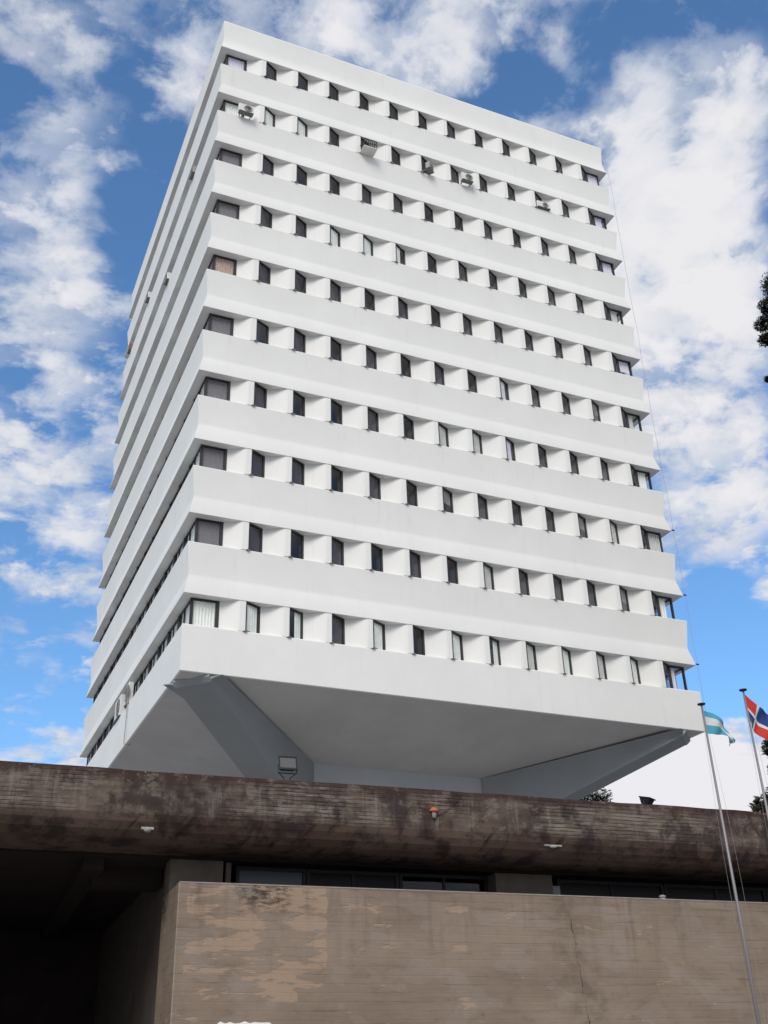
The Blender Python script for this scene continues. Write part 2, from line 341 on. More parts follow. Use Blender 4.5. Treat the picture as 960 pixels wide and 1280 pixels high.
class MB:
    def __init__(self): self.v = []; self.f = []; self.mi = []
    def poly(self, pts, faces, mi=0):
        o = len(self.v); self.v += [tuple(p) for p in pts]
        for f in faces: self.f.append(tuple(o + i for i in f)); self.mi.append(mi)
    def box(self, a, b, M=None, mi=0):
        (x0, y0, z0), (x1, y1, z1) = a, b
        P = [Vector(p) for p in ((x0, y0, z0), (x1, y0, z0), (x1, y1, z0), (x0, y1, z0), (x0, y0, z1), (x1, y0, z1), (x1, y1, z1), (x0, y1, z1))]
        if M: P = [M @ p for p in P]
        self.poly(P, ((0, 3, 2, 1), (4, 5, 6, 7), (0, 1, 5, 4), (1, 2, 6, 5), (2, 3, 7, 6), (3, 0, 4, 7)), mi)
    def prism(self, plan, z0, z1, mi=0):
        n = len(plan)
        P = [(x, y, z0) for x, y in plan] + [(x, y, z1) for x, y in plan]
        F = [tuple(range(n - 1, -1, -1)), tuple(range(n, 2 * n))] + [(i, (i + 1) % n, n + (i + 1) % n, n + i) for i in range(n)]
        self.poly(P, F, mi)
    def tube(self, pts, rad, n=8, mi=0):
        pts = [Vector(p) for p in pts]; rs = rad if isinstance(rad, (list, tuple)) else [rad] * len(pts)
        V = []; N = len(pts)
        for i, p in enumerate(pts):
            t = (pts[min(i + 1, N - 1)] - pts[max(i - 1, 0)]).normalized()
            a = t.orthogonal().normalized() if abs(t.z) > .9 else t.cross(Vector((0, 0, 1))).normalized()
            b = t.cross(a)
            if i and a.dot(prev) < 0: a, b = -a, -b
            prev = a
            V += [p + (a * math.cos(k * 2 * math.pi / n) + b * math.sin(k * 2 * math.pi / n)) * rs[i] for k in range(n)]
        F = [(i * n + k, i * n + (k + 1) % n, (i + 1) * n + (k + 1) % n, (i + 1) * n + k) for i in range(N - 1) for k in range(n)]
        F += [tuple(range(n - 1, -1, -1)), tuple((N - 1) * n + k for k in range(n))]
        self.poly(V, F, mi)
    def lathe(self, prof, c=(0, 0, 0), n=16, M=None, mi=0):
        V = [Vector((r * math.cos(k * 2 * math.pi / n), r * math.sin(k * 2 * math.pi / n), z)) for r, z in prof for k in range(n)]
        if M: V = [M @ v for v in V]
        V = [v + Vector(c) for v in V]
        F = [(i * n + k, i * n + (k + 1) % n, (i + 1) * n + (k + 1) % n, (i + 1) * n + k) for i in range(len(prof) - 1) for k in range(n)]
        F += [tuple(range(n - 1, -1, -1)), tuple((len(prof) - 1) * n + k for k in range(n))]
        self.poly(V, F, mi)
    def mesh(self, name, mats, bevel=0, smooth=False, fix=True):
        me = bpy.data.meshes.new(name); me.from_pydata(self.v, [], self.f)
        for mt in (mats if isinstance(mats, (list, tuple)) else [mats]): me.materials.append(MATS[mt])
        for p, i in zip(me.polygons, self.mi): p.material_index = i
        if fix or bevel:
            bm = bmesh.new(); bm.from_mesh(me)
            if bevel: bmesh.ops.bevel(bm, geom=[e for e in bm.edges], offset=bevel, segments=2, profile=.5, affect='EDGES', clamp_overlap=True)
            bmesh.ops.recalc_face_normals(bm, faces=bm.faces); bm.to_mesh(me); bm.free()
        if smooth:
            for p in me.polygons: p.use_smooth = True
        me.update(); return me
    def build(self, name, mats, parent=None, bevel=0, smooth=False, loc=(0, 0, 0), rz=0, fix=True):
        return link(name, self.mesh(name, mats, bevel, smooth, fix), parent, loc, rz)


def link(name, me, parent=None, loc=(0, 0, 0), rz=0):
    o = bpy.data.objects.new(name, me); col.objects.link(o); o.location = loc; o.rotation_euler = (0, 0, rz)
    if parent: o.parent = parent
    return o


# ------------------------------------------------------------------ ground
b = MB(); b.poly([(-2500, -2500, 0), (2500, -2500, 0), (2500, 2500, 0), (-2500, 2500, 0)], [(0, 1, 2, 3)])
tag(b.build('ground', 'ground', fix=False), kind='structure')

# ------------------------------------------------------------------ office tower
W = 22.70; HS = 3.30; ZW = 1.20
tower = tag(empty('office_tower', (0, 0, 0)), 'tall white office tower of ten window storeys with projecting bands, rising behind the brown podium', 'tower')
rnd = random.Random(5)


def ring(levels, name, mt):
    """solid square slab built of stacked loops, (z, inset) from bottom to top"""
    b = MB(); V = []; F = []; nseg = 24
    def loop(z, i):
        c = [(i, i), (W - i, i), (W - i, W - i), (i, W - i)]; out = []
        for k in range(4):
            a, e = c[k], c[(k + 1) % 4]
            for s in range(nseg): out.append((a[0] + (e[0] - a[0]) * s / nseg, a[1] + (e[1] - a[1]) * s / nseg, z))
        return out
    n = 4 * nseg
    for z, i in levels: V += loop(z, i)
    for l in range(len(levels) - 1):
        for k in range(n): F.append((l * n + k, l * n + (k + 1) % n, (l + 1) * n + (k + 1) % n, (l + 1) * n + k))
    F.append(tuple(range(n - 1, -1, -1))); F.append(tuple((len(levels) - 1) * n + k for k in range(n)))
    b.poly(V, F)
    o = b.build(name, mt, tower, smooth=True); o.data.set_sharp_from_angle(angle=R(16))
    return o


LIP = [GZ - HS * k for k in range(10)]
ring([(GZ, 0), (GZ + .03, -.002), (GZ + .30, .07), (GZ + .60, .115), (GZ + .9, .125), (GZ + 1.96, .05), (GZ + 2.04, .07)], 'parapet', 'paint')
for k in range(9):
    zl = LIP[k + 1]
    ring([(zl, 0), (zl + .03, -.002), (zl + .70, .142), (zl + .78, .155), (zl + .86, .157), (zl + 2.07, .03), (zl + HS - ZW, .05)], 'spandrel', 'paint')
ZB = GZ - 32.65
ring([(ZB, .08), (ZB + .02, .06), (LIP[9] - ZW - .04, .02), (LIP[9] - ZW, .04)], 'spandrel', 'paint')

# one window: 's' runs along the pane, inwards is +n; a frame mesh with pane, curtain and sill below it
ZH = ZW - .012


def win_frame(L, wl, wr, mid=None):
    b = MB(); z0, z1 = .004, ZH
    b.box((0, -.02, z0), (wl, .06, z1)); b.box((L - wr, -.02, z0), (L, .06, z1))
    b.box((wl, -.015, z0), (L - wr, .055, z0 + .05)); b.box((wl, -.015, z1 - .07), (L - wr, .055, z1))
    if mid:
        for m in mid: b.box((m - .03, -.012, z0 + .05), (m + .03, .05, z1 - .07))
    return b


def win_pane(L, wl, wr):
    b = MB(); b.box((wl - .005, .016, .05), (L - wr + .005, .022, ZH - .065)); return b


def curtain(L, s0, s1, z0, seed, amp=.016, n=None):
    r = random.Random(seed); b = MB(); n = n or max(6, int((s1 - s0) * 40)); V = []
    for i in range(n + 1):
        s = s0 + (s1 - s0) * i / n; y = .050 + amp * math.sin(i * 1.35 + r.random() * .8)
        V += [(s, y, z0 + .02 * r.random()), (s, y, ZH - .02), (s, y + .006, z0), (s, y + .006, ZH - .02)]
    F = []
    for i in range(n):
        a, c = 4 * i, 4 * i + 4
        F += [(a, c, c + 1, a + 1), (c + 2, a + 2, a + 3, c + 3)]
    F += [(0, 1, 3, 2), (4 * n, 4 * n + 2, 4 * n + 3, 4 * n + 1)]
    b.poly(V, F); return b


X0, PITCH, WX, WY = 2.35, 1.69, .64, .35
L1 = math.hypot(WX, WY); A1 = math.atan2(WY, WX)
me_frame = win_frame(L1, .035, .085).mesh('window', 'frame'); me_pane = win_pane(L1, .035, .085).mesh('pane', 'glass')
me_pane_d = win_pane(L1, .035, .085).mesh('pane', 'darkglass')
b = MB(); b.box((-.10, -.07, -.022), (.06, .05, -.001)); me_sill = b.mesh('sill', 'coping')
CUR = {}
for key, args, mt in (('full', (L1, .03, L1 - .05, .03, 1), 'curtain_pale'), ('left', (L1, .03, L1 * .55, .03, 2), 'curtain_pale'), ('right', (L1, L1 * .45, L1 - .05, .03, 3), 'curtain_pale'),
                      ('grey', (L1, .03, L1 - .05, .03, 4), 'curtain_grey'), ('lilac', (L1, .10, L1 * .7, .03, 5), 'curtain_lilac'), ('blind', (L1, .02, L1 - .02, .05, 6, .004), 'blind'),
                      ('half', (L1, .03, L1 - .05, .5, 7), 'curtain_grey')):
    CUR[key] = curtain(*args).mesh('curtain', mt)
# what hangs behind each pane, storeys from the top down, left to right
PLAN = ['b.....b.X..', 'ff.b..b..b.', 'b..bb..b.b.', '.bffs.b..b.', 'b.b.b.bb..b', '.b.b.b.lb.h', 'b..b.ggl..b',
        'bb.b.hb..hg', 'b.b.b.gbb.h', 'frbfXfrgfgf']
KEY = {'b': 'blind', 'f': 'full', 'r': 'right', 's': 'left', 'l': 'lilac', 'g': 'grey', 'h': 'half', '.': None, 'X': None}
row1 = MB(); row1p = MB()
for k in range(10):
    zs = LIP[k] - ZW
    for i in range(11):
        M = Matrix.Translation((X0 + PITCH * i, .022, zs)) @ Matrix.Rotation(A1, 4, 'Z')
        ch = PLAN[k][i]
        if k == 0:                               # the eleven smallest are kept together
            for a, c in (((0, -.02, .004), (.035, .06, ZH)), ((L1 - .085, -.02, .004), (L1, .06, ZH)), ((.035, -.015, .004), (L1 - .085, .055, .054)), ((.035, -.015, ZH - .07), (L1 - .085, .055, ZH)), ((-.10, -.07, -.022), (.06, .05, -.001))):
                row1.box(a, c, M)
            row1p.box((.03, .016, .05), (L1 - .08, .022, ZH - .065), M)
            if KEY[ch]: o = link('curtain', CUR[KEY[ch]], tower); o.matrix_basis = M; o['_c'] = 1
            continue
        w = link('window', me_frame, tower, (X0 + PITCH * i, .022, zs), A1)
        link('pane', me_pane if ch in 'fglrs' else me_pane_d, w)
        link('sill', me_sill, w)
        if KEY[ch]: link('curtain', CUR[KEY[ch]], w)
r1 = row1.build('window_row', 'frame', tower); r1['kind'] = 'stuff'; row1p.build('pane', 'darkglass', r1)
for o in [o for o in tower.children if o.get('_c')]:
    o.parent = r1; del o['_c']

# the scooped wall between windows, one piece for each storey
CR = .38                                          # recess of the glazing at corners and on the other faces


def scoop(xa, ya, xb, yb, n=10):
    """concave wall from the deep point (xa,ya) back out to (xb,yb)"""
    return [(xa + (xb - xa) * t, yb + (ya - yb) * (1 - t ** 1.7) ** 1.5) for t in [j / n for j in range(n)]] + [(xb, yb)]


mw = MB(); T = .14; ends = []
segs = []
segs.append(scoop(1.43, CR, 2.12, .022) + [(X0 - .002, .022)])
for i in range(11):
    xa = X0 + PITCH * i + WX + .002
    nx = X0 + PITCH * (i + 1)
    segs.append(scoop(xa, .022 + WY, nx - .21, .022) + [(nx - .002, .022)])
for s in segs:
    plan = s + [(x - .0, y + T) for x, y in reversed(s)]
    n = len(s)
    z0, z1 = -.001, ZW + .004
    V = [(x, y, z0) for x, y in s] + [(x, y, z1) for x, y in s] + [(x, y + T, z0) for x, y in s] + [(x, y + T, z1) for x, y in s]
    F = []
    for j in range(n - 1):
        F += [(j, j + 1, n + j + 1, n + j), (2 * n + j + 1, 2 * n + j, 3 * n + j, 3 * n + j + 1)]
    F += [(0, n, 3 * n, 2 * n), (n - 1, 3 * n - 1, 4 * n - 1, 2 * n - 1)]
    base_i = len(mw.v); ends.append((base_i, base_i + 2 * n, base_i + n - 1, base_i + 3 * n - 1)); mw.poly(V, F)
for a, c in zip(ends, ends[1:]): mw.f.append((a[2], c[0], c[1], a[3])); mw.mi.append(0)
me_wall = mw.mesh('bay_wall', 'paint')
for k in range(10): link('bay_wall', me_wall, tower, (0, 0, LIP[k] - ZW))

# corner windows on the front, and the glazed ribbons that run along the other faces
LC = 1.43 - CR
me_cf = win_frame(LC, .085, .11).mesh('corner_window', 'frame')
me_cp = win_pane(LC, .085, .11).mesh('pane', 'glass')
XR = X0 + PITCH * 11 + .01
RA = math.atan2(CR - .022, .58); RL = math.hypot(.58, CR - .022); RX = XR + .58; RL2 = W - CR - RX
b = win_frame(RL, .03, .06); Mr = Matrix.Rotation(-RA, 4, 'Z') @ Matrix.Translation((RL * math.cos(RA), RL * math.sin(RA), 0)) if False else None
me_ca = win_frame(RL, .03, .09).mesh('corner_window', 'frame'); me_cap = win_pane(RL, .03, .09).mesh('pane', 'darkglass')
me_cb = win_frame(RL2, .05, .07).mesh('frame', 'frame'); me_cbp = win_pane(RL2, .05, .07).mesh('pane', 'glass')
LCUR = [('curtain_lilac', .0, .45), ('curtain_pale', .03, .03), ('blind', .03, .4), ('blind', .03, .3), ('brickcurtain', .03, .03), ('blind', .03, .03), ('blind', .03, .03), ('blind', .03, .03), ('blind', .03, .03), ('curtain_pale', .03, .03)]
RCUR = [('curtain_lilac', .5), ('curtain_lilac', .45), ('curtain_lilac', .5), ('curtain_grey', .5), ('curtain_lilac', .6), ('curtain_grey', .4), ('curtain_pale', .3), ('curtain_grey', .03), ('curtain_pale', .03), ('curtain_lilac', .2)]
for k in range(10):
    zs = LIP[k] - ZW
    w = link('corner_window', me_cf, tower, (CR, CR, zs)); link('pane', me_cp, w)
    mt, s0, z0 = LCUR[k]; curtain(LC, .1, LC - .12, max(z0, .03), 20 + k, .004 if mt == 'blind' else .014).build('curtain', mt, w)
    w = link('corner_window', me_ca, tower, (XR, .022, zs), RA); link('pane', me_cap, w)
    f2 = link('side_frame', me_cb, w)
    inv = (Matrix.Translation((XR, .022, zs)) @ Matrix.Rotation(RA, 4, 'Z')).inverted()
    f2.matrix_basis = inv @ Matrix.Translation((RX, CR, zs))
    p2 = link('pane', me_cbp, w); p2.matrix_basis = f2.matrix_basis.copy()
    mt, z0 = RCUR[k]; c2 = curtain(RL2, .06, RL2 * (.95, .7, .8, .6, .8, .45, .7, .9, .55, .35)[k], max(z0 - .15, .03), 50 + k, .018).build('curtain', mt, w); c2.matrix_basis = f2.matrix_basis.copy()


def ribbon(z, side, k):
    """glazing along one whole face; local s runs from one corner to the other"""
    Lr = W - 2 * CR; fb = MB(); pb = MB(); cb = MB(); r = random.Random(k * 7 + side); ncb = 0
    fb.box((0, -.02, .004), (.09, .07, ZH)); fb.box((Lr - .09, -.02, .004), (Lr, .07, ZH))
    fb.box((.09, -.015, .004), (Lr - .09, .055, .06)); fb.box((.09, -.015, ZH - .07), (Lr - .09, .055, ZH))
    nb = 13; pt = Lr / nb
    for j in range(1, nb): fb.box((j * pt - .07, -.07, .06), (j * pt + .07, .06, ZH - .07))
    for j in range(nb): fb.box((j * pt + pt * .38 - .02, -.01, .06), (j * pt + pt * .38 + .02, .05, ZH - .07))
    pb.box((.05, .016, .05), (Lr - .05, .022, ZH - .05))
    out = []
    for j in range(nb):
        if side != 1 and r.random() < (.85 if k == 9 else .45): out.append((j, r.choice(['a', 'b']) if k < 9 else 'a'))
    for j, c in out:
        s0 = j * pt + .1; s1 = s0 + pt * (.85 if r.random() < .6 else .5)
        cc = curtain(Lr, s0, s1, .03, j + k, .02, 24); cb.poly(cc.v, cc.f, 0 if c == 'a' else 1)
    f = fb.build('window_ribbon', 'frame', tower)
    p = pb.build('pane', 'glass', f)
    c = cb.build('curtain', ['curtain_pale', 'curtain_grey'], f) if cb.f else None
    if side == 0: f.matrix_basis = Matrix.Translation((CR, W - CR, z)) @ Matrix.Rotation(-math.pi / 2, 4, 'Z')   # left face
    if side == 1: f.matrix_basis = Matrix.Translation((W - CR, CR, z)) @ Matrix.Rotation(math.pi / 2, 4, 'Z')    # right face
    if side == 2: f.matrix_basis = Matrix.Translation((W - CR, W - CR, z)) @ Matrix.Rotation(math.pi, 4, 'Z')
    return f


for k in range(10):
    for side in (0, 1, 2): ribbon(LIP[k] - ZW, side, k)
b = MB()
for k in range(10): b.box((3.2, 3.2, LIP[k] - ZW - .002), (W - 3.2, W - 3.2, LIP[k] + .002))
b.build('interior_partition', 'interior', tower)

# underside: a shallow inverted hip down to the core, and four splayed corner ribs
C0, C1, ZC = 6.6, 16.1, GZ - 33.6
b = MB(); i = .12; V = []; F = []; n = 12
P = [(i, i, ZB + .004), (W - i, i, ZB + .004), (W - i, W - i, ZB + .004), (i, W - i, ZB + .004)]
Q = [(C0, C0, ZC), (C1, C0, ZC), (C1, C1, ZC), (C0, C1, ZC)]
b.poly(P + Q, [(0, 1, 5, 4), (1, 2, 6, 5), (2, 3, 7, 6), (3, 0, 4, 7), (3, 2, 1, 0), (4, 5, 6, 7)])
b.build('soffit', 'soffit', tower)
b = MB(); b.box((C0, C0, 7.3), (C1, C1, ZC + .02)); b.build('core', 'corepaint', tower)


def strut(cx, cy, sx, sy):
    b = MB(); V = []; F = []; n = 16; q = 1 / math.sqrt(2); S0, S1 = .95, 9.35 + .5; m = 7
    def P(s, off, z): x = (s + off) * q; y = (s - off) * q; return (cx + sx * x, cy + sy * y, z)
    for j in range(n + 1):
        t = j / n; s = S0 + (S1 - S0) * t
        zt = ZB + (ZC - ZB) * min(1, s / 9.33) + .03
        zb = GZ - 32.87 - .375 * (s - .95)
        ht = 1.22 + (.62 - 1.22) * min(1, t * 1.0); hb = .72 + (.62 - .72) * t
        row = []
        for a in range(m):                                           # concave flank from wide top to narrow bottom
            u = a / (m - 1); h = hb + (ht - hb) * (u ** 2.6); row.append((h, zb + (zt - zb) * u))
        V += [P(s, -h, z) for h, z in row] + [P(s, h, z) for h, z in reversed(row)]
    K = 2 * m
    for j in range(n):
        for a in range(K): F.append((j * K + a, j * K + (a + 1) % K, (j + 1) * K + (a + 1) % K, (j + 1) * K + a))
    F.append(tuple(range(K - 1, -1, -1))); F.append(tuple(n * K + a for a in range(K)))
    b.poly(V, F)
    # bevelled end cap
    e = MB(); s = S0; zt = ZB - .002
    pr = [(s - .12, ZB - .01), (s - .12, ZB - .10), (s + .06, ZB - .262), (s + .10, ZB - .262), (s + .10, ZB - .01)]
    nn = len(pr); V = [P(a, -.735, z) for a, z in pr] + [P(a, .735, z) for a, z in pr]
    e.poly(V, [tuple(range(nn)), tuple(range(2 * nn - 1, nn - 1, -1))] + [(a, (a + 1) % nn, nn + (a + 1) % nn, nn + a) for a in range(nn)])
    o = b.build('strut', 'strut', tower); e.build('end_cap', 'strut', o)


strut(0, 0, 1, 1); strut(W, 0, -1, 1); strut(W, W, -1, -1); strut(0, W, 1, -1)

# roof plant room, set well back
b = MB(); b.box((7, 9, GZ + 2.0), (15, 16, GZ + 3.4)); b.build('plant_room', 'paint', tower)

# ------------------------------------------------------------------ air conditioners, cable, pipe on the tower


def ac_unit(loc, rz, label, w=.78, h=.52, mt='acwhite', tray='acdark', frame_only=False):
    t = tag(empty('air_conditioner', loc, rz), label, 'air conditioner', 'air conditioners fixed to the tower')
    dpt = .22
    b = MB(); b.box((-w / 2, -dpt / 2, 0), (w / 2, dpt / 2, h)); b.build('casing', mt, t, bevel=.02)
    b = MB(); M = Matrix.Translation((w * .12, -dpt / 2 - .008, h * .5)) @ Matrix.Rotation(math.pi / 2, 4, 'X')
    b.lathe([(h * .40, -.012), (h * .40, .012), (h * .33, .014), (h * .33, -.012)], M=M, n=24)
    fr = b.build('fan_grille', 'acdark', t)
    b = MB(); b.lathe([(h * .33, -.004), (h * .33, .002)], M=M, n=24)
    for a in range(3):
        b.lathe([(h * (.10 + .08 * a), .004), (h * (.10 + .08 * a), .012), (h * (.085 + .08 * a), .012), (h * (.085 + .08 * a), .004)], M=M, n=24)
    b.build('fan', 'acgrey', fr)
    b = MB()
    for sx in (-w * .36, w * .36):
        b.box((sx - .02, -dpt / 2 - .05, -.045), (sx + .02, .32, -.005)); b.box((sx - .02, .28, -.16), (sx + .02, .32, -.05))
    b.box((-w * .48, -dpt / 2 - .04, -.03), (w * .48, dpt / 2, -.004))
    b.build('bracket', tray, t)
    return t


z2 = LIP[1] - ZW
ac_unit((1.35, -.20, z2 + .02), 0, 'white air conditioner with round fan beside the left corner window, near the tower top', .74, .50)
t = ac_unit((13.28, -.20, z2 + .05), 0, 'white air conditioner with round fan on a dark tray, right of the grey one', .66, .50)
ac_unit((11.12, -.22, z2 + .0), R(38), 'small weathered grey air conditioner standing askew, between the caged one and a white one', .50, .40, 'acgrey')
ac_unit((18.0, .04, z2 + .06), 0, 'white air conditioner tucked in a window bay above a dark tray, rightmost on the tower', .80, .42)
# caged bracket
t = tag(empty('air_conditioner', (7.72, -.28, z2 + .02)), 'caged air conditioner on a triangular barred bracket, second storey from the top', 'air conditioner', 'air conditioners fixed to the tower')
b = MB(); b.box((-.20, .0, .05), (.20, .24, .34)); b.build('casing', 'acgrey', t, bevel=.015)
b = MB()
for j in range(7):
    x = -.34 + .68 * j / 6; b.tube([(x, -.24, 0), (x, -.24, .46)], .020, 6)
for x in (-.34, .34):
    for z in (0, .46): b.tube([(x, -.24, z), (x, .30, z)], .018, 6)
    b.tube([(x, .02, 0), (x, .02, .46)], .014, 6)
for z in (0, .23, .46): b.tube([(-.35, -.24, z), (.35, -.24, z)], .018, 6)
b.build('cage', 'black', t)
b = MB(); b.poly([(-.36, -.26, -.01), (.36, -.26, -.01), (.36, .30, -.01), (-.36, .30, -.01), (-.36, -.26, -.05), (.36, -.26, -.05), (.36, .30, -.05), (-.36, .30, -.05)], [(0, 1, 2, 3), (7, 6, 5, 4), (0, 4, 5, 1), (1, 5, 6, 2), (2, 6, 7, 3), (3, 7, 4, 0)]); b.build('tray', 'acwhite', t)
# on the left face
for y, z, lab, mt in ((20.3, LIP[1] - ZW, 'rusty brown air conditioner at the far left edge of the tower', 'rust'),
                      (4.57, LIP[1] - ZW, 'small grey air conditioner on the left face, nearest the front corner, near the top', 'acgrey'),
                      (15.0, LIP[1] - ZW, 'small white air conditioner halfway along the left face, second storey from the top', 'acwhite'),
                      (9.19, LIP[2] - ZW, 'white air conditioner on the left face, third storey from the top', 'acwhite'),
                      (11.8, LIP[9] - ZW, 'larger white air conditioner of the two on the lowest storey of the left face', 'acwhite'),
                      (9.7, LIP[9] - ZW, 'narrow white air conditioner above a drain pipe on the lowest storey of the left face', 'acwhite')):
    big = z < GZ - 20
    ac_unit((.02 if not big else .08, y, z + .02), -math.pi / 2, lab, 1.3 if (big and y > 10) else .6, .95 if big else .42, mt)
b = MB(); b.tube([(-.03, 9.35, LIP[9] - ZW + .25), (-.03, 9.35, ZB - .05), (.25, 9.35, ZB - .06)], .022, 8)
tag(b.build('drain_pipe', 'acgrey'), 'thin grey drain pipe running down the lowest band of the left face', 'pipe')
b = MB(); pts = [(W + .05, .02, GZ + 2.0)]
for k in range(10): pts += [(W + .06 + .02 * math.sin(k), -.03, LIP[k]), (W + .10 + .03 * math.cos(k * 2), -.02, LIP[k] - 1.7)]
pts = pts[:-1] + [(W + .03, -.02, ZB - .05)]
b.tube(pts, .008, 6)
t = tag(b.build('lightning_cable', 'cablemat'), 'thin dark cable hanging down the right front corner of the tower', 'cable')
b = MB()
for k in (7, 8, 9): b.box((W - .01, -.06, LIP[k] + .02), (W + .14, .0, LIP[k] + .06))
b.build('clip', 'black', t)

# ------------------------------------------------------------------ podium in front of the tower
PA = math.atan(.0577); PO = Vector((CAM.x + 5.31, CAM.y + 22.65, 0))
UD = Vector((math.cos(PA), -math.sin(PA), 0)); VD = Vector((math.sin(PA), math.cos(PA), 0))
pod = tag(empty('podium_building', PO, -PA), 'low brown concrete podium building with a deep stained roof beam and a dark entrance', 'building')
UL, UR = -16., 34.
prof = [(.0, 7.655), (0, 6.88), (.02, 6.76), (.09, 6.62), (.22, 6.47), (.42, 6.35), (.70, 6.275), (1.1, 6.25), (1.6, 6.25), (1.6, 7.40), (.38, 7.40), (.38, 7.655)]
b = MB(); V = []; F = []; n = 60; K = len(prof); r = random.Random(3)
for j in range(n + 1):
    u = UL + (UR - UL) * j / n; dv = r.uniform(-.008, .008); dz = r.uniform(-.012, .010)
    V += [(u, -.30 + v + (dv if q < 9 else 0), z + (dz if z > 7.6 else 0)) for q, (v, z) in enumerate(prof)]
for j in range(n):
    for a in range(K): F.append((j * K + a, (j + 1) * K + a, (j + 1) * K + (a + 1) % K, j * K + (a + 1) % K))
F += [tuple(range(K)), tuple(n * K + a for a in reversed(range(K)))]
b.poly(V, F); b.build('roof_beam', 'beam', pod)
b = MB(); b.box((UL, 1.31, 6.256), (UR, 50, 7.38)); b.build('roof_slab', ['roofing'], pod)
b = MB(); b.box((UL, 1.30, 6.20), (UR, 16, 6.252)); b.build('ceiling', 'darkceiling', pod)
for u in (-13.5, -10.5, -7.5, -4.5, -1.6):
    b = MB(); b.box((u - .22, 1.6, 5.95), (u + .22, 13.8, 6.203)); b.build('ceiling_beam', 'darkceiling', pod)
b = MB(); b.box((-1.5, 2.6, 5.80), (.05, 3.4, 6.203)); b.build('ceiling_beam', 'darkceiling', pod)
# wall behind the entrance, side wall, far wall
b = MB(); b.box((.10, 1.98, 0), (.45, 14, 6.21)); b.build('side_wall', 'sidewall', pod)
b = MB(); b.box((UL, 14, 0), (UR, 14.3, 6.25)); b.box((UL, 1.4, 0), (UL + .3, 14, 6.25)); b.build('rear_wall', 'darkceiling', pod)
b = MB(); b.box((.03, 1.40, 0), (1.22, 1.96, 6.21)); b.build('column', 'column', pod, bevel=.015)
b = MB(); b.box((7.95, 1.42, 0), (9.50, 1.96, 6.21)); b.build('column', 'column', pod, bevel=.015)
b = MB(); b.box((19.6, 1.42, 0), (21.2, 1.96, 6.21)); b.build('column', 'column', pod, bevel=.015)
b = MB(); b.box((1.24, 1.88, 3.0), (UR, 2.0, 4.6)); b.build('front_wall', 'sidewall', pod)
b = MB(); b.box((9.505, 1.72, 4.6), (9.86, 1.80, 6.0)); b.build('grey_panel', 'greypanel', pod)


def clerestory(u0, u1, mt, tilt=0., parts=1):
    f = MB(); z0, z1 = 4.62, 6.19
    f.box((u0, 1.86, z0), (u0 + .08, 1.96, z1)); f.box((u1 - .08, 1.86, z0), (u1, 1.96, z1)); f.box((u0 + .08, 1.86, z1 - .08), (u1 - .08, 1.96, z1)); f.box((u0 + .08, 1.86, z0), (u1 - .08, 1.96, z0 + .08))
    for j in range(1, parts): m = u0 + (u1 - u0) * j / parts; f.box((m - .03, 1.87, z0 + .08), (m + .03, 1.95, z1 - .08))
    o = f.build('window', 'black', pod)
    p = MB(); p.box((u0 + .07, 1.90, z0 + .07), (u1 - .07, 1.908, z1 - .07)); p.build('pane', mt, o)


clerestory(1.62, 3.28, 'skyreflectpane'); clerestory(3.30, 5.6, 'blackpane', parts=2); clerestory(5.62, 7.94, 'darkglass', parts=2)
clerestory(9.88, 13.0, 'blackpane', parts=2); clerestory(13.02, 16.2, 'blackpane', parts=2); clerestory(16.22, 19.58, 'blackpane', parts=2)
b = MB(); b.box((1.30, 1.50, 4.6), (1.42, 1.62, 6.19)); b.build('downpipe', 'column', pod)

# free-standing wall in front, with its return
b = MB(); TH = .26; zt = 5.475
plan = [(0, 0), (34, 0), (34, TH), (TH, TH), (TH, 1.95), (0, 1.95)]
b.prism(plan, 0, zt)
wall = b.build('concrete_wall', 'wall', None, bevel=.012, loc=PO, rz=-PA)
tag(wall, 'long brown board-marked concrete wall with tan patches, in front of the podium building', 'wall')
b = MB(); b.box((.02, -.006, zt - .001), (33.9, TH + .006, zt + .022)); b.build('coping', 'coping', wall)

# white panel low on the wall, its top edge torn
b = MB(); r = random.Random(8); top = [(.88 + 1.2 * j / 12, 2.86 + r.uniform(-.025, .02) - (.05 if j in (0, 12) else 0)) for j in range(13)]
pl = [(.88, 1.3)] + top + [(2.08, 1.3)]
V = [(x, -.030, z) for x, z in pl] + [(x, -.012, z) for x, z in pl]; n = len(pl)
b.poly(V, [tuple(range(n)), tuple(range(2 * n - 1, n - 1, -1))] + [(a, (a + 1) % n, n + (a + 1) % n, n + a) for a in range(n)])
tag(b.build('wall_panel', 'bannerwhite', None, loc=PO, rz=-PA), 'white panel with a ragged top edge fixed low on the concrete wall', 'panel')


def onpod(u, v, z): p = PO + UD * u + VD * v; return (p.x, p.y, z)


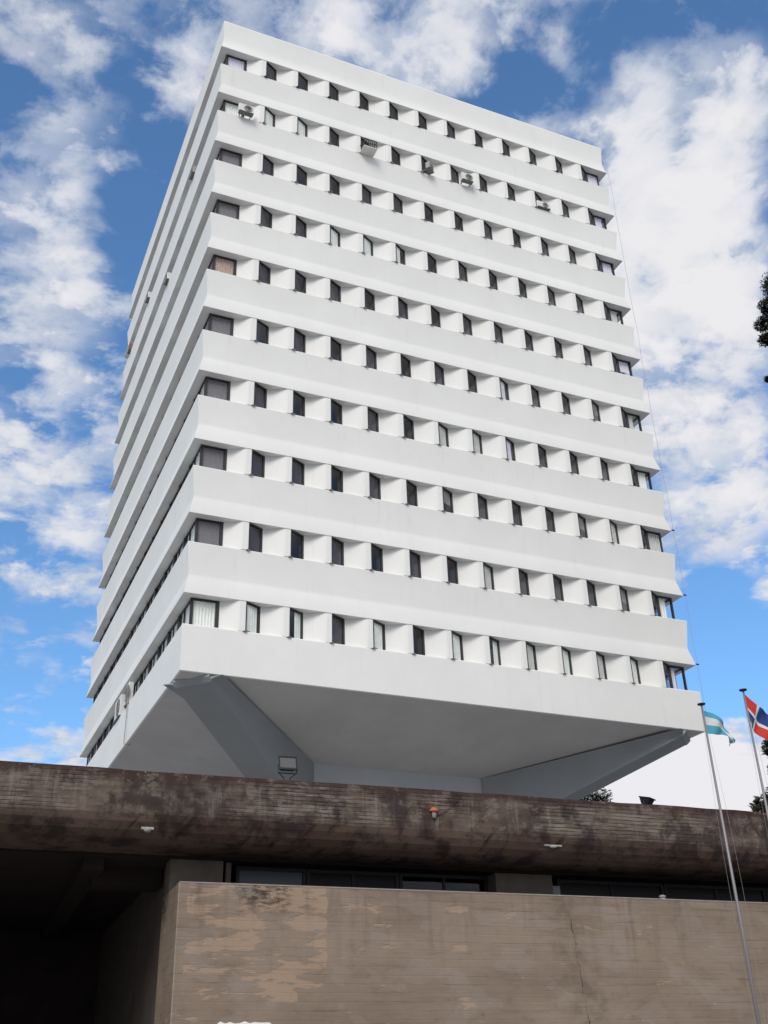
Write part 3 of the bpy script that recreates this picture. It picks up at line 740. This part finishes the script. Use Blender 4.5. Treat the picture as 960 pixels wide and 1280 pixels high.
# floodlights on the roof edge
def floodlight(u, v, z, rz, tilt, label, s=1., stand=.26):
    t = tag(empty('floodlight', onpod(u, v, z), rz), label, 'floodlight', 'floodlights on the podium roof')
    M = Matrix.Translation((0, 0, stand + .19 * s)) @ Matrix.Rotation(tilt, 4, 'X') @ Matrix.Scale(s, 4)
    b = MB(); V = [(-.20, -.07, -.15), (.20, -.07, -.15), (.20, -.07, .15), (-.20, -.07, .15), (-.14, .10, -.10), (.14, .10, -.10), (.14, .10, .10), (-.14, .10, .10)]
    b.poly([M @ Vector(p) for p in V], [(3, 2, 1, 0), (4, 5, 6, 7), (0, 1, 5, 4), (1, 2, 6, 5), (2, 3, 7, 6), (3, 0, 4, 7)])
    for a, c in (((-.215, -.10, .135), (.215, -.068, .165)), ((-.215, -.10, -.185), (.215, -.068, -.135)), ((-.215, -.10, -.135), (-.185, -.068, .135)), ((.185, -.10, -.135), (.215, -.068, .135))): b.box(a, c, M)
    b.build('housing', 'black', t)
    b = MB(); b.box((-.183, -.085, -.134), (.183, -.072, .134), M); b.build('lens', 'lens', t)
    b = MB()
    for sx in (-1, 1): b.tube([M @ Vector((sx * .21, 0, 0)), M @ Vector((sx * .21, .0, -.20)) if stand > .1 else (sx * .2, 0, stand), (sx * .07, 0, stand * .45), (sx * .07, 0, 0)], .012, 6)
    b.tube([(-.21 * s, 0, stand + .0), (.21 * s, 0, stand + .0)], .012, 6); b.box((-.10, -.05, 0), (.10, .05, .015))
    b.build('bracket', 'black', t)


floodlight(2.24, -.12, 7.655, R(-6), R(-18), 'black floodlight with glass front standing on a wire bracket on the brown roof beam', 1.0, .20)
floodlight(11.62, .02, 7.655, R(30), R(-75), 'low black floodlight lying flat on the roof edge near the flagpoles', .85, .0)

# small lamps on the beam
for u, z, v, lab in ((-.75, 6.50, -.125, 'small round bulkhead lamp under the roof beam above the dark entrance'), (8.72, 6.56, -.19, 'small flat pale lamp on the roof beam above the grey column')):
    t = tag(empty('bulkhead_lamp', onpod(u, v, z), -PA), lab, 'lamp', 'small lamps on the roof beam')
    fl = u > 0
    b = MB(); b.box((-.13, -.02, -.02), (.13, .10, .03)) if not fl else b.box((-.22, -.03, -.012), (.22, .10, .02)); b.build('base_plate', 'acgrey', t, bevel=.005)
    b = MB(); s = .75 if not fl else .45
    b.lathe([(.11 * s, 0), (.10 * s, -.05 * s), (.06 * s, -.085 * s), (.01, -.095 * s)], M=Matrix.Translation((0, .0, -.012)) @ Matrix.Scale(2.0 if fl else 1, 4, (1, 0, 0)), n=16); b.build('diffuser', 'lampglass', t, smooth=True)
# orange beacon with its conduit
t = tag(empty('warning_beacon', onpod(5.66, -.34, 7.15), -PA), 'small orange beacon hanging on the roof beam with dark wires', 'beacon')
b = MB(); b.lathe([(.11, 0), (.105, .025), (.075, .07), (.025, .10), (.01, .105)], n=18); b.build('cap', 'orange', t, smooth=True)
b = MB(); b.lathe([(.05, -.14), (.055, -.02), (.05, 0)], n=14); b.build('lamp', 'lampglass', t, smooth=True)
b = MB(); b.box((-.02, .0, -.02), (.02, .06, .10)); b.tube([(.03, .02, -.12), (.35, .018, .06), (.62, .015, .30), (.66, .02, .48)], .007, 6)
b.tube([(-.35, .02, .10), (-.10, .015, .02), (-.02, .02, .02)], .006, 6); b.build('wire', 'black', t)
# round white lamp on the wall top
t = tag(empty('wall_lamp', onpod(11.72, .10, zt + .022), -PA), 'tiny white lamp sitting on top of the concrete wall left of the flagpoles', 'lamp')
b = MB(); b.lathe([(.07, 0), (.07, .02), (.05, .03)], n=16); b.build('base', 'acgrey', t)
b = MB(); b.lathe([(.05, .03), (.085, .05), (.085, .075), (.04, .10), (.005, .105)], n=16); b.build('globe', 'lampglass', t, smooth=True)

# ------------------------------------------------------------------ flagpoles and flags
DY = 21.0


def flagpole(rx, ztop, label):
    x, y = CAM.x + rx, CAM.y + DY
    t = tag(empty('flagpole', (x, y, 0)), label, 'flagpole', 'flagpoles in front of the concrete wall')
    b = MB(); b.tube([(0, 0, 0), (0, 0, ztop * .5), (0, 0, ztop)], [.046, .038, .026], 14); b.build('pole', 'steel', t, smooth=True)
    b = MB(); b.lathe([(.03, ztop - .01), (.10, ztop + .01), (.105, ztop + .035), (.04, ztop + .055), (.01, ztop + .06)], n=16); b.build('finial', 'black', t, smooth=True)
    b = MB(); n = 14
    b.tube([(-.06 - .12 * math.sin(math.pi * j / n), -.03, 1.2 + (ztop - 1.3) * j / n) for j in range(n + 1)], .0028, 5)
    b.tube([(.06 + .17 * math.sin(math.pi * j / n), -.02, 1.2 + (ztop - 1.95) * j / n) for j in range(n + 1)], .0028, 5)
    b.build('halyard', 'rope', t)
    b = MB(); b.lathe([(.20, 0), (.20, .04), (.10, .07), (.08, .16)], n=20); b.build('base', 'steel', t)


flagpole(18.32, 8.55 + 1.6, 'left steel flagpole with the light blue and white flag, in front of the wall')
flagpole(19.80, 9.10 + 1.6, 'right steel flagpole with the red and blue flag, beside the dark tree')


def lerp_path(path, t):
    n = len(path) - 1; f = min(t * n, n - 1e-6); i = int(f); a = f - i
    P = [path[max(i - 1, 0)], path[i], path[i + 1], path[min(i + 2, n)]]
    return tuple(.5 * ((2 * P[1][k]) + (-P[0][k] + P[2][k]) * a + (2 * P[0][k] - 5 * P[1][k] + 4 * P[2][k] - P[3][k]) * a * a + (-P[0][k] + 3 * P[1][k] - 3 * P[2][k] + P[3][k]) * a ** 3) for k in (0, 1))


def flag(top, bot, matf, mats, label, ph, amp):
    """cloth between a top and a bottom edge, with folds rippling in depth"""
    nu, nv = 54, 36; b = MB(); V = []
    for side in (0, 1):
        for i in range(nu + 1):
            t = i / nu; p = lerp_path(top, t); q = lerp_path(bot, t)
            for j in range(nv + 1):
                s = j / nv
                fold = amp * min(1, t * 2.5) * math.sin(t * 11 + s * 2.6 + ph) + amp * .4 * t * math.sin(t * 23 - s * 5 + ph)
                V.append((p[0] + (q[0] - p[0]) * s + .02 * t * math.sin(s * 9 + t * 5), fold + side * .003, p[1] + (q[1] - p[1]) * s + .015 * t * math.sin(s * 7 + t * 9 + ph)))
    N = (nu + 1) * (nv + 1)
    b.v = V
    for i in range(nu):
        for j in range(nv):
            a = i * (nv + 1) + j; c = a + nv + 1; m = matf((i + .5) / nu, (j + .5) / nv)
            b.f += [(a, c, c + 1, a + 1), (N + a + 1, N + c + 1, N + c, N + a)]; b.mi += [m, m]
    rim = [i * (nv + 1) for i in range(nu + 1)] + [nu * (nv + 1) + j for j in range(1, nv + 1)] + [i * (nv + 1) + nv for i in range(nu - 1, -1, -1)] + [j for j in range(nv - 1, 0, -1)]
    for a, c in zip(rim, rim[1:] + rim[:1]): b.f.append((c, a, N + a, N + c)); b.mi.append(0)
    o = b.build('flag', mats, None, smooth=True, loc=(CAM.x, CAM.y + DY, CAM.z), fix=False)
    tag(o, label, 'flag', 'flags on the two flagpoles')


flag([(18.36, 8.41), (18.66, 8.35), (18.90, 8.15), (19.05, 7.93), (19.17, 7.68)], [(18.36, 7.80), (18.62, 7.80), (18.90, 7.84), (18.97, 7.70), (19.02, 7.55)],
     lambda u, v: 1 if .26 < v < .62 else 0, ['flagblue', 'flagwhite'], 'light blue and white striped flag drooping from the left flagpole', .5, .06)


def quarters(u, v):
    if abs(u - .27) < .030 or abs(v - .56) < .055: return 1
    return 0 if (u < .27) == (v < .56) else 2


flag([(19.83, 9.02), (20.15, 8.74), (20.50, 8.58), (20.85, 8.42), (21.1, 8.15)], [(19.83, 8.30), (19.90, 8.08), (20.08, 7.86), (20.4, 7.62), (20.7, 7.4)],
     quarters, ['flagred', 'flagwhite', 'flagnavy'], 'red, white and navy quartered flag flying from the right flagpole', 2.0, .07)

# ------------------------------------------------------------------ trees


def clump(V, F, c, rad, n, size, r, flat=.75):
    for _ in range(n):
        while True:
            p = Vector((r.uniform(-1, 1), r.uniform(-1, 1), r.uniform(-1, 1)))
            if p.length < 1: break
        p = Vector((p.x * rad, p.y * rad, p.z * rad * flat)) + c
        a = Vector((r.gauss(0, 1), r.gauss(0, 1), r.gauss(0, 1))).normalized(); e = a.orthogonal().normalized()
        s = size * r.uniform(.6, 1.4); k = len(V)
        V += [tuple(p - a * s), tuple(p + e * s * .35), tuple(p + a * s), tuple(p - e * s * .35)]; F.append((k, k + 1, k + 2, k + 3))


def tree(name, loc, height, trunk_r, tips, label, leaf, size, per, seed, crown_r=.7):
    r = random.Random(seed)
    t = tag(empty(name, loc), label, 'tree')
    b = MB(); n = 8
    b.tube([(.15 * math.sin(j * .8), .12 * math.cos(j), height * .96 * j / n) for j in range(n + 1)], [trunk_r * (1 - .9 * j / n) + .03 for j in range(n + 1)], 10)
    V = []; F = []
    for tip, rad in tips:
        tp = Vector(tip); s = Vector((0, 0, max(1.0, tp.z - .25 * math.hypot(tp.x, tp.y) - .3)))
        mid = s.lerp(tp, .55) + Vector((0, 0, -.12 * (tp - s).length))
        b.tube([s, mid, tp], [.035 + .02 * (tp - s).length * .5, .04, .012], 5)
        clump(V, F, tp, rad, int(per * rad), size, r)
        for q in range(3):
            u = r.uniform(.35, .9); c = s.lerp(tp, u) + Vector((r.uniform(-.4, .4), r.uniform(-.4, .4), r.uniform(-.4, .3)))
            clump(V, F, c, rad * r.uniform(.4, .75), int(per * rad * .4), size, r)
    b.build('trunk', 'bark', t, smooth=True)
    cb = MB(); cb.poly(V, F); cb.build('crown', leaf, t, fix=False)
    return t


r = random.Random(11)
tips = []
TREE = Vector((CAM.x + 30.0, CAM.y + 24.0, 0))


def rad_at(z): return 1.9 if z > 22 else 2.6 + (22 - z) * .12 if z > 13 else 5.2 if z > 8.8 else 6.9


for z in [6 + .38 * j for j in range(66)]:
    for q in range(4):
        a = r.uniform(0, 2 * math.pi); rr = max(.5, rad_at(z) - 1.2) * r.uniform(.55, .95)
        tips.append(((rr * math.cos(a), rr * math.sin(a), z), r.uniform(.6, 1.0)))
# the limbs that reach left into view
tips += [((-2.5, -.3, 28.2), .38), ((-2.6, 0, 27.5), .40), ((-2.45, .2, 26.9), .34), ((-2.1, -.3, 26.3), .3), ((-3.1, 0, 24.7), .14), ((-2.6, 0, 24.5), .2),
         ((-6.0, 0, 11.7), .24), ((-6.5, 0, 10.35), .45), ((-6.2, .3, 9.8), .42), ((-7.3, 0, 8.5), .5), ((-6.7, 0, 8.9), .5), ((-7.2, .3, 7.9), .6), ((-6.5, 0, 7.6), .8), ((-6.8, 0, 7.0), .8)]
tree('conifer_tree', TREE, 31, .42, tips, 'tall dark conifer at the right edge, behind the flag with red and blue', 'needles', .10, 2200, 21)
r = random.Random(4); tips = []
for j in range(80):
    a = r.uniform(0, 2 * math.pi); z = r.uniform(13.2, 19.3); rr = 2.6 * math.sqrt(max(.05, 1 - ((z - 16.3) / 3.6) ** 2)) * r.uniform(.4, .9)
    tips.append(((rr * math.cos(a), rr * math.sin(a), z), r.uniform(.4, .7)))
tree('broadleaf_tree', (CAM.x + .684 * 62, CAM.y + 62, 0), 18.0, .3, tips, 'distant leafy tree peeping over the podium roof under the right strut', 'leaves', .14, 260, 5)
